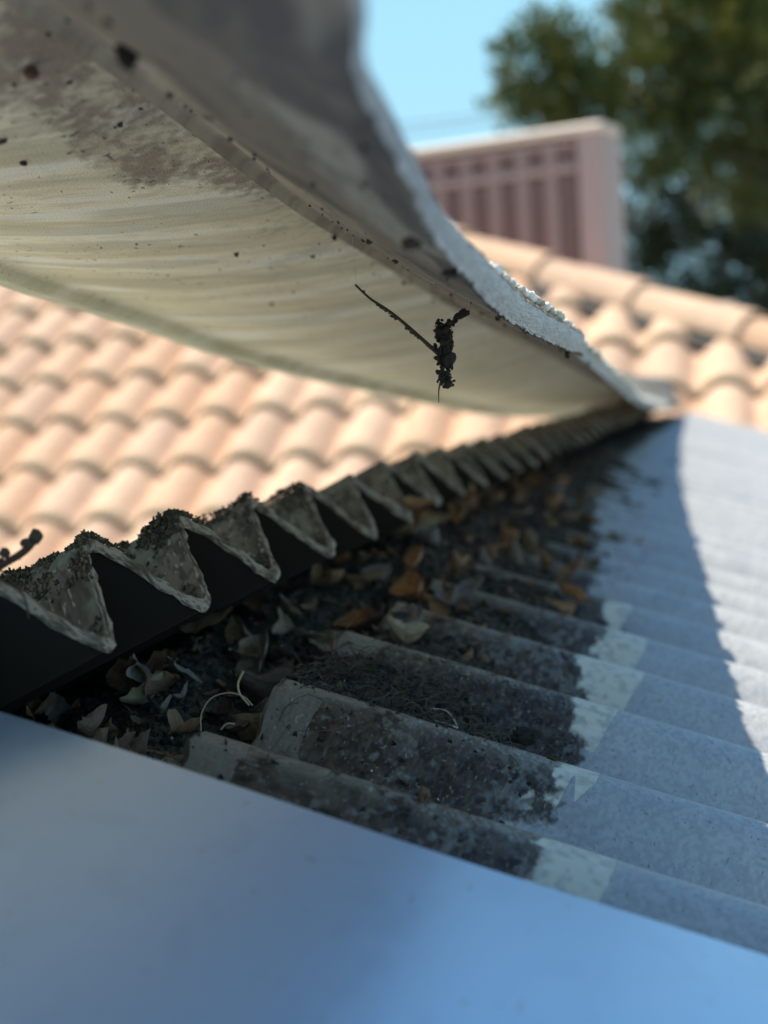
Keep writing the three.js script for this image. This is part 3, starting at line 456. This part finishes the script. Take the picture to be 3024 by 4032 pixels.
{ // bits clinging to the cap
  const on = (side, s, r, dn = 0.002) => { const q = capUnder(side, s, r); return P(q.h - q.nx * dn, q.u - q.ny * dn, r); };
  clod(on(1, 0.36, 0.56, 0.003), 0.0045, [0.8, 1.2, 1], 11, 'black blurred clod stuck under the dark right wing of the lifted cap');
  clod(on(1, 0.985, 0.70, 0.0035), 0.0036, [1.3, 0.6, 1], 12, 'black flake hanging at the pale edge of the lifted cap');
  clod(on(1, 0.90, 0.665, 0.003), 0.0032, [1.2, 0.8, 1], 13, 'ragged dark crumb under the cap just left of its pale edge', bark);
  clod(on(-1, 0.1, 0.68, 0.003), 0.003, [0.9, 0.9, 1.4], 14, 'brown seed husk near the fold at the top left of the cap', mat([0.11, 0.06, 0.04], 1));
  clod(on(1, 0.995, 1.17, 0.004), 0.0025, [0.7, 1.4, 0.8], 15, 'small dark speck hanging near the broken end of the pale edge');
  const gs = [];
  for (let i = 0; i < 260; i++) { const side = rnd() < 0.45 ? -1 : 1, s = side < 0 ? Math.pow(rnd(), 2.2) * 0.6 : rnd(), r = 0.5 + 1.1 * Math.pow(rnd(), 1.2); if (side < 0 && fbm(s * 9, r * 12, 2) < 0.42) continue; gs.push([on(side, s, r, 0.0004), Math.pow(rnd(), 3) * 0.002 + 0.0004, rr(0.3, 1.5)]); }
  scatter('dirt_specks', lump(1, 0.5, 1, 2), mat([1, 1, 1], 1), gs, 'dark specks and droppings clinging to the underside of the lifted cap', 'dirt', [[0.03, 0.026, 0.02], [0.06, 0.045, 0.03], [0.04, 0.05, 0.03]]);
  const cr = []; // crumbly ragged lower rim of the pale edge
  for (let i = 0; i < 380; i++) { const r = rr(0.72, 1.3); cr.push([on(1, 0.992, r, 0.0006), rr(0.0005, 0.0016), 0.8]); }
  scatter('rim_crumbs', lump(1, 0.5, 1, 6), mat([1, 1, 1], 1), cr, 'crumbly brown rim along the lower edge of the lifted cap', 'dirt', [[0.07, 0.055, 0.04], [0.16, 0.13, 0.1]]);
  const mo = []; // sunlit mortar and lichen on the top of the cap edge
  for (let i = 0; i < 2600; i++) { const far = rnd() < 0.5, r = far ? 1.2 + 3.5 * Math.pow(rnd(), 1.4) : rr(0.80, 1.16), s = rr(0.72, 0.985), q = capUnder(1, s, r), t = 0.017; mo.push([P(q.h + q.nx * t - (far ? 0.012 : 0), q.u + q.ny * t + (far ? 0.002 : 0.004 * Math.sin((r - 0.8) / 0.36 * Math.PI)), r), far ? rr(0.001, 0.0045) : rr(0.0007, 0.003), rr(0.5, 1)]); }
  scatter('mortar_crumbs', lump(1, 0.5, 1, 7), mat([1, 1, 1], 1), mo, 'white sunlit mortar and lichen crumbs along the top of the cap edge', 'mortar', [[0.66, 0.64, 0.57], [0.55, 0.55, 0.44], [0.72, 0.7, 0.66]]);
}
{ // moss on the crests of the far slope, and the twig end at the left
  const sp = [];
  for (let i = 0; i < 13000; i++) { const k = Math.floor(rnd() * 5), cr = B0 + (k - 0.5) * PB, w = k === 0 ? 1 : [1, 1, 0.8, 0.25, 0.3][k], r = cr + (rnd() + rnd() - 1) * 0.036; if (rnd() > w) continue; const e = Math.pow(rnd(), 1.5) * 0.07, dens = fbm(e * 50, r * 60, 2); if (dens < 0.36) continue; sp.push([onB(e + 0.26 * nB(r) - 0.001, nB(r) + 0.0045 + rnd() * 0.007 * clamp((dens - 0.3) * 2), r), rr(0.0003, 0.0011), rr(1, 3)]); }
  for (let i = 0; i < 1500; i++) { const k = Math.floor(rnd() * 4), r = B0 + k * PB + (rnd() + rnd() - 1) * 0.022; const q = rnd() * rnd(); sp.push([onB(0.006 + 0.05 * q, nB(r) + 0.006, r), rr(0.0004, 0.0016), rr(0.8, 2.4)]); }
  scatter('moss_tufts', lump(1, 0.55, 1, 4), mat([1, 1, 1], 1), sp, 'brown moss tufts on the crests and in the troughs of the toothed sheet ends', 'moss', [[0.06, 0.05, 0.03], [0.13, 0.10, 0.06], [0.04, 0.034, 0.025]]);
  const b = onB(0.0, nB(B0 - 0.5 * PB), B0 - 0.5 * PB), o = group('twig'); tag(o, 'knobbly brown twig end sticking up from the leftmost tooth', 'twig');
  const at = (x, y, z) => new THREE.Vector3(b.x + x + 0.004, b.y + y * 0.8 - 0.010, b.z + z - 0.022);
  mesh('stem', tube([at(-0.026, -0.004, 0.006), at(-0.010, 0.008, 0.0), at(0.002, 0.017, -0.004), at(0.007, 0.024, -0.006)], 0.0019, 16, 7, 1.25), bark, o);
  mesh('bud', lump(0.0036, 0.5, 2, 3, [1, 1.2, 1]).translate(...at(0.008, 0.026, -0.006)), bark, o);
  for (const [x, y] of [[-0.002, 0.0125], [-0.013, 0.0085], [0.003, 0.021], [-0.018, 0.004]]) mesh('bud', lump(rr(0.0018, 0.0028), 0.6, 2, x * 900).translate(...at(x + 0.001, y + 0.001, -0.001)), bark, o);
  mesh('bud', lump(0.0029, 0.5, 2, 4).translate(...at(-0.008, 0.016, 0.001)), bark, o);
  mesh('tendril', tube([at(-0.024, 0.004, 0.004), at(-0.014, 0.009, 0.006), at(-0.004, 0.0, 0.006), at(0.004, -0.014, 0.005), at(0.005, -0.028, 0.004)], 0.0006, 24, 5), bark, o);
}

// ---------------------------------------------------------------- tiled roof beyond
const PHI = 29 * Math.PI / 180, SP = Math.sin(PHI), CP = Math.cos(PHI);
const T0 = [-2.917, -0.166, 7.212], onT = (h, s, n) => P(h, T0[1] + SP * s + CP * n, T0[2] + CP * s - SP * n);
const hipS = (h) => (7.66 - 0.696 * (h + 0.10) - T0[2]) / CP;            // where the hip cuts the slope
{
  const roof = group('tiled_roof'); tag(roof, 'sunlit terracotta barrel tiled roof beyond the gap with a hip of large caps', 'roof');
  const PT = 0.286, EX = 0.47, LT = 0.54;
  const prof = (x) => { const t = x / PT; return t < 0.82 ? 0.082 * Math.pow(Math.sin(Math.PI * t / 0.82), 0.7) : -0.006 * Math.sin(Math.PI * (t - 0.82) / 0.18); };
  const tileMats = [[0.62, 0.41, 0.27], [0.60, 0.405, 0.28], [0.66, 0.45, 0.305], [0.61, 0.385, 0.245], [0.57, 0.385, 0.265]].map((c, k) => { const t = repeat(texPair(128, 128, (u, v) => { const f = fbm(u * 10 + k * 7, v * 14, 4), g = vn(u * 50, v * 50 + k); let q = c.map((x) => x * (0.82 + 0.36 * f)); q = mix3(q, [0.24, 0.22, 0.13], 0.75 * ss(0.13, 0.0, v + 0.06 * (f - 0.5))); return [...mix3(q, [0.3, 0.24, 0.18], 0.4 * ss(0.75, 0.95, g)), f]; })); return new THREE.MeshStandardMaterial({ map: t[0], bumpMap: t[1], bumpScale: 0.004, roughness: 0.9 }); });
  const NX = 14, tileGeo = (cut) => { const f = (t) => (i, j) => { const x = i / NX * (PT + 0.004); let s = [0, 0.012, LT][j]; if (cut) s = Math.min(s, Math.max(cut(x) , 0)); const n = prof(x) + 0.040 * (1 - s / LT) - (j === 0 ? 0.004 : 0) + t; return new THREE.Vector3(x, SP * s + CP * n, -(CP * s - SP * n)); }; return gridSolid(NX, 2, f(0.014), f(0), (i, j) => [i / NX, [0, 0.02, 1][j]]); };
  const shared = tileGeo();
  let n = 0;
  for (let row = -3; row < 6; row++) for (let col = -10; col < 14; col++) {
    const h = T0[0] + 0.06 + col * PT, s = row * EX, top = Math.min(hipS(h), hipS(h + PT));
    if (h > 1.3 || h < -5.6 || top < s + 0.02 || n >= 235) continue;
    const g = top < s + LT ? tileGeo((x) => hipS(h + x) - s) : shared;
    const o = mesh('roof_tile', g, tileMats[Math.floor(rnd() * 5)], roof), p = onT(h, s, 0); o.position.set(p.x + rr(-0.004, 0.004), p.y + rr(0, 0.006), p.z); n++;
  }
  // hip caps, lower ends lapping over the next, bedded on mortar
  const hipP = (t) => { const h = -0.10 + t, s = hipS(h); return onT(h, s, 0.03); }, dir = hipP(1).sub(hipP(0)), len = dir.length(); dir.normalize();
  const sideV = new THREE.Vector3(0, 1, 0).cross(dir).normalize(), upV = dir.clone().cross(sideV).normalize(), EXH = 0.70, LH = 0.78;
  const hg = gridSolid(12, 3, (i, j) => { const a = Math.PI * (i / 12), R = 0.148 - 0.016 * j / 3, x = LH * j / 3; return new THREE.Vector3(Math.cos(a) * R, Math.sin(a) * R * 0.95 + 0.02 * (1 - j / 3), -x); }, (i, j) => { const a = Math.PI * (i / 12), R = 0.132 - 0.016 * j / 3, x = LH * j / 3; return new THREE.Vector3(Math.cos(a) * R, Math.sin(a) * R * 0.95 + 0.02 * (1 - j / 3), -x); }, (i, j) => [i / 12, 0.15 + j / 3 * 0.85]);
  const basis = new THREE.Matrix4().makeBasis(sideV, upV, dir);
  for (let k = -6; k < 3; k++) { const o = mesh('hip_cap', hg, tileMats[(k + 12) % 5], roof); o.setRotationFromMatrix(basis); o.position.copy(hipP(0)).addScaledVector(dir, 0.05 + (k + 0.0) * EXH).addScaledVector(upV, 0.015); }
  const mortar = mat([0.11, 0.10, 0.09], 1), mg = gridSolid(60, 2, (i, j) => new THREE.Vector3([-0.17, 0, 0.17][j] * (1 + 0.05 * vn(i * 1.7, 3)), [0.02, 0.1, 0.02][j] - 0.03, lerp(-4.4, 2.3, i / 60)), (i, j) => new THREE.Vector3([-0.17, 0, 0.17][j], -0.14, lerp(-4.4, 2.3, i / 60)), (i, j) => [i, j]);
  const mo = mesh('mortar_bed', mg, mortar, roof); mo.setRotationFromMatrix(basis); mo.position.copy(hipP(0));
  // boarding under the tiles and the slope on the other side of the hip
  const und = mat([0.2, 0.15, 0.1], 1);
  mesh('roof_boarding', gridSolid(16, 2, (i, j) => { const h = lerp(-5.7, 1.3, i / 16); return onT(h, lerp(-1.6, hipS(h), j / 2), -0.022); }, (i, j) => { const h = lerp(-5.7, 1.3, i / 16); return onT(h, lerp(-1.6, hipS(h), j / 2), -0.06); }), und, roof);
  mesh('back_slope', gridSolid(8, 1, (i, j) => { const p = hipP(lerp(-5.4, 1.3, i / 8)); return j ? p.add(new THREE.Vector3(1.6, -0.8, -1.0)) : p.add(new THREE.Vector3(0, -0.08, 0)); }, (i, j) => { const p = hipP(lerp(-5.4, 1.3, i / 8)); return j ? p.add(new THREE.Vector3(1.6, -0.85, -1.0)) : p.add(new THREE.Vector3(0, -0.13, 0)); }), tileMats[0], roof);
  const o = group('house_body'); tag(o, 'rendered house wall under the tiled roof', 'house');
  mesh('wall', new RoundedBoxGeometry(6, 2.1, 0.2, 1, 0.02).translate(-2.4, 1.05, -6.5), wallMat, o);
}

// ---------------------------------------------------------------- air conditioner on the roof platform behind
{
  const base = P(-0.94, 0.38, 9.72), al = 15 * Math.PI / 180;
  const pl = group('roof_platform'); tag(pl, 'low flat roof platform carrying the air conditioning unit', 'platform');
  mesh('slab', new RoundedBoxGeometry(3.4, 0.12, 2.2, 1, 0.02).translate(base.x - 0.9, base.y - 0.06, base.z - 0.55), wallMat, pl);
  mesh('wall', new RoundedBoxGeometry(3.2, base.y - 0.12, 2.0, 1, 0.02).translate(base.x - 0.9, (base.y - 0.12) / 2, base.z - 0.55), wallMat, pl);
  const o = group('air_conditioner'); tag(o, 'pinkish beige air conditioning unit with louvred grille standing behind the tiled hip', 'air conditioner');
  o.position.copy(base); o.rotation.y = -al;
  const H = 1.22, W = 1.9, D = 0.34, pink = mat([0.50, 0.345, 0.315], 0.55), pale = mat([0.70, 0.58, 0.50], 0.5), coil = mat([0.15, 0.095, 0.085], 0.7), slatM = mat([0.38, 0.25, 0.225], 0.6);
  const B = (name, x0, x1, y0, y1, z0, z1, m, par = o, rd = 0.008) => mesh(name, new RoundedBoxGeometry(x1 - x0, y1 - y0, z1 - z0, 2, rd).translate((x0 + x1) / 2, (y0 + y1) / 2, (z0 + z1) / 2), m, par);
  B('core', -W + 0.03, -0.03, 0.02, H - 0.06, -D + 0.03, -0.05, coil);
  B('side_panel', -0.025, 0.0, 0.0, H - 0.05, -D, -0.06, pink);
  B('corner_post', -0.19, 0.003, 0.0, H - 0.035, -0.09, 0.002, pink, o, 0.04);
  B('back_panel', -W, -0.03, 0, H - 0.05, -D - 0.01, -D + 0.02, pink); B('side_panel', -W, -W + 0.025, 0, H - 0.05, -D + 0.025, -0.05, pink);
  const lid = B('lid', -W - 0.015, 0.015, H - 0.06, H + 0.01, -D - 0.015, 0.02, pale, o, 0.034);
  const rails = [[0.0, 0.07], [0.20, 0.26], [0.93, 0.985], [1.10, 1.135]];
  for (const [a, b] of rails) B('rail', -W + 0.02, -0.195, a, b, -0.04, 0.0, pink);
  const cw = 0.205;
  for (let k = 0; k < 8; k++) {
    const x1 = -0.205 - k * cw - 0.005, x0 = x1 - 0.115;
    B('mullion', x0 - 0.075, x0 - 0.008, 0.07, 1.10, -0.035, 0.004, pink);
    mesh('rib', new RoundedBoxGeometry(0.014, 1.03, 0.02, 1, 0.005).translate(x0 - 0.04, 0.585, 0.008), slatM, o);
    const gs = []; for (let y = 0.085; y < 1.1; y += 0.03) { if (rails.some(([a, b]) => y > a - 0.01 && y < b + 0.01)) continue; gs.push(new THREE.BoxGeometry(0.13, 0.013, 0.016).rotateX(-0.5).translate((x0 + x1) / 2, y, -0.02)); }
    const q = mesh('grille', mergeGeometries(gs), slatM, o); q.userData.kind = 'stuff';
  }
}

// ---------------------------------------------------------------- trees
const leafShape = (() => { const g = new THREE.BufferGeometry(); g.setAttribute('position', new THREE.Float32BufferAttribute([0, 0, 0, 0.22, 0.02, 0.4, -0.22, 0.02, 0.4, 0, -0.03, 1], 3)); g.setIndex([0, 1, 2, 1, 3, 2]); return g; })();
function tree(base, height, blobs, size, label, tones, per, leafR) {
  const o = group('conifer_tree'); tag(o, label, 'tree', 'trees behind the tiled roof');
  const tr = [tube([new THREE.Vector3(0, 0, 0), new THREE.Vector3(0.05, height * 0.35, 0.04), new THREE.Vector3(-0.04, height * 0.7, 0), new THREE.Vector3(0.02, height, 0.02)].map((v) => v.add(base)), size, 14, 8, 0.15)];
  const pos = [], col = [], idx = [], v = new THREE.Vector3(), m = new THREE.Matrix4(), q = new THREE.Quaternion(), up = new THREE.Vector3(0, 0, 1);
  const src = leafShape.attributes.position;
  for (const [bx, by, bz, R, fl] of blobs) {
    const c = new THREE.Vector3(bx, by, bz), foot = new THREE.Vector3(base.x, Math.max(base.y + 0.5, by - R * 1.4), base.z);
    tr.push(tube([foot, foot.clone().lerp(c, 0.55).add(new THREE.Vector3(0, 0.1, 0)), c], size * 0.28, 6, 5, 0.3));
    const clumps = Math.round(per * R * R);
    for (let k = 0; k < clumps; k++) {
      const dv = new THREE.Vector3(rr(-1, 1), rr(-1, 1), rr(-1, 1)); if (dv.lengthSq() > 1) { k--; continue; }
      const cc = c.clone().addScaledVector(dv, R).add(new THREE.Vector3(0, R * 0.15 * (1 - dv.x * dv.x), 0)), grow = dv.clone().normalize().add(new THREE.Vector3(0, 0.35, 0)).normalize(), tone = tones[Math.floor(rnd() * tones.length)], tk = rr(0.75, 1.25);
      const nl = 18; 
      for (let l = 0; l < nl; l++) {
        const t = l / nl, dir = grow.clone().add(new THREE.Vector3(rr(-0.9, 0.9), rr(-0.7, 0.8), rr(-0.9, 0.9))).normalize(), at = cc.clone().addScaledVector(grow, (t - 0.4) * R * 0.55 * fl).add(new THREE.Vector3(rr(-1, 1), rr(-1, 1), rr(-1, 1)).multiplyScalar(leafR * 0.9));
        q.setFromUnitVectors(up, dir); m.compose(at, q, v.set(1, 1, 1).multiplyScalar(leafR * rr(0.7, 1.4)));
        const b0 = pos.length / 3;
        for (let i = 0; i < 4; i++) { v.fromBufferAttribute(src, i).applyMatrix4(m); pos.push(v.x, v.y, v.z); col.push(tone[0] * tk, tone[1] * tk, tone[2] * tk); }
        idx.push(b0, b0 + 1, b0 + 2, b0 + 1, b0 + 3, b0 + 2);
      }
    }
  }
  mesh('trunk', mergeGeometries(tr), mat([0.09, 0.065, 0.045], 1), o);
  const g = new THREE.BufferGeometry(); g.setAttribute('position', new THREE.Float32BufferAttribute(pos, 3)); g.setAttribute('color', new THREE.Float32BufferAttribute(col, 3)); g.setIndex(idx); g.computeVertexNormals();
  mesh('crown', g, new THREE.MeshPhysicalMaterial({ vertexColors: true, roughness: 0.5, side: THREE.DoubleSide, transmission: 0.5, thickness: 0 }), o);
}
{
  const gr = [[0.12, 0.16, 0.03], [0.17, 0.19, 0.035], [0.07, 0.11, 0.03], [0.21, 0.21, 0.04]], dk = [[0.025, 0.05, 0.025], [0.035, 0.06, 0.03], [0.05, 0.075, 0.03]];
  const b1 = P(0.6, -EYE, 16.4), blobs = [];
  const add = (px, py, Z, R, fl = 1) => { const x = (px - 830) / 3200 * Z, y = -(py - 1106) / 3200 * Z; blobs.push([0.9673 * x + 0.037 * y - 0.2508 * Z, EYE - 0.0599 * x + 0.9946 * y - 0.0843 * Z, -(0.2464 * x + 0.0965 * y + 0.9644 * Z), R, fl]); };
  for (const a of [[1480, 60, 15.5, 0.62], [1600, 150, 15.2, 0.7], [1400, 170, 15.2, 0.45], [1530, 260, 15.6, 0.6], [1650, 10, 15.6, 0.7], [1380, 60, 15.8, 0.4], [1420, 300, 15.4, 0.42], [1330, 220, 15.4, 0.4], [1560, -120, 15.6, 0.8], [1760, 120, 15.8, 0.9], [1720, 320, 16, 0.7], [1830, -100, 16, 1.0], [1620, 380, 16, 0.5]]) add(...a);
  tree(b1, 5.2, blobs.splice(0), 0.16, 'tall sunlit conifer filling the top right corner', gr, 560, 0.075);
  const b2 = P(-1.7, -EYE, 15.4);
  for (const a of [[1170, 60, 14.8, 0.20, 1.6], [1150, 150, 14.8, 0.32, 1.3], [1200, 190, 14.8, 0.36], [1130, 230, 14.8, 0.26], [1235, 120, 14.9, 0.3], [1250, 240, 14.9, 0.36], [1090, 180, 14.8, 0.14, 1.5], [1300, 300, 15, 0.4], [1180, 270, 14.8, 0.3], [1070, 110, 14.8, 0.06, 2], [1050, 230, 14.8, 0.06, 2]]) add(...a);
  tree(b2, 5.6, blobs.splice(0), 0.1, 'smaller ragged conifer rising behind the air conditioner', gr, 700, 0.065);
  const b3 = P(0.2, -EYE, 18.6);
  for (const a of [[1420, 450, 18, 0.55], [1500, 560, 18, 0.6], [1600, 480, 18.2, 0.6], [1650, 620, 18, 0.6], [1420, 620, 18, 0.5], [1540, 700, 18, 0.5], [1750, 520, 18.3, 0.9], [1700, 700, 18.2, 0.7], [1370, 520, 18, 0.4], [1480, 360, 18.2, 0.5]]) add(...a);
  tree(b3, 4.4, blobs.splice(0), 0.15, 'dark shaded tree with light sparkling through, right of the air conditioner', dk, 430, 0.075);
}
{ // faint overhead cables
  for (const [k, y, label] of [[0, 5.9, 'upper of two thin overhead cables crossing the sky'], [1, 5.55, 'lower of two thin overhead cables crossing the sky']]) {
    tag(mesh('overhead_cable', tube([P(-14, y - 0.2, 30), P(-5, y - 0.75 + 0.2 * k, 29), P(6, y + 0.6, 28)], 0.012, 30, 5), mat([0.05, 0.05, 0.055], 0.8)), label, 'cable', 'overhead cables');
  }
}
scene.traverse((o) => { if (o.isMesh) o.castShadow = o.receiveShadow = true; });
renderer.render(scene, camera);
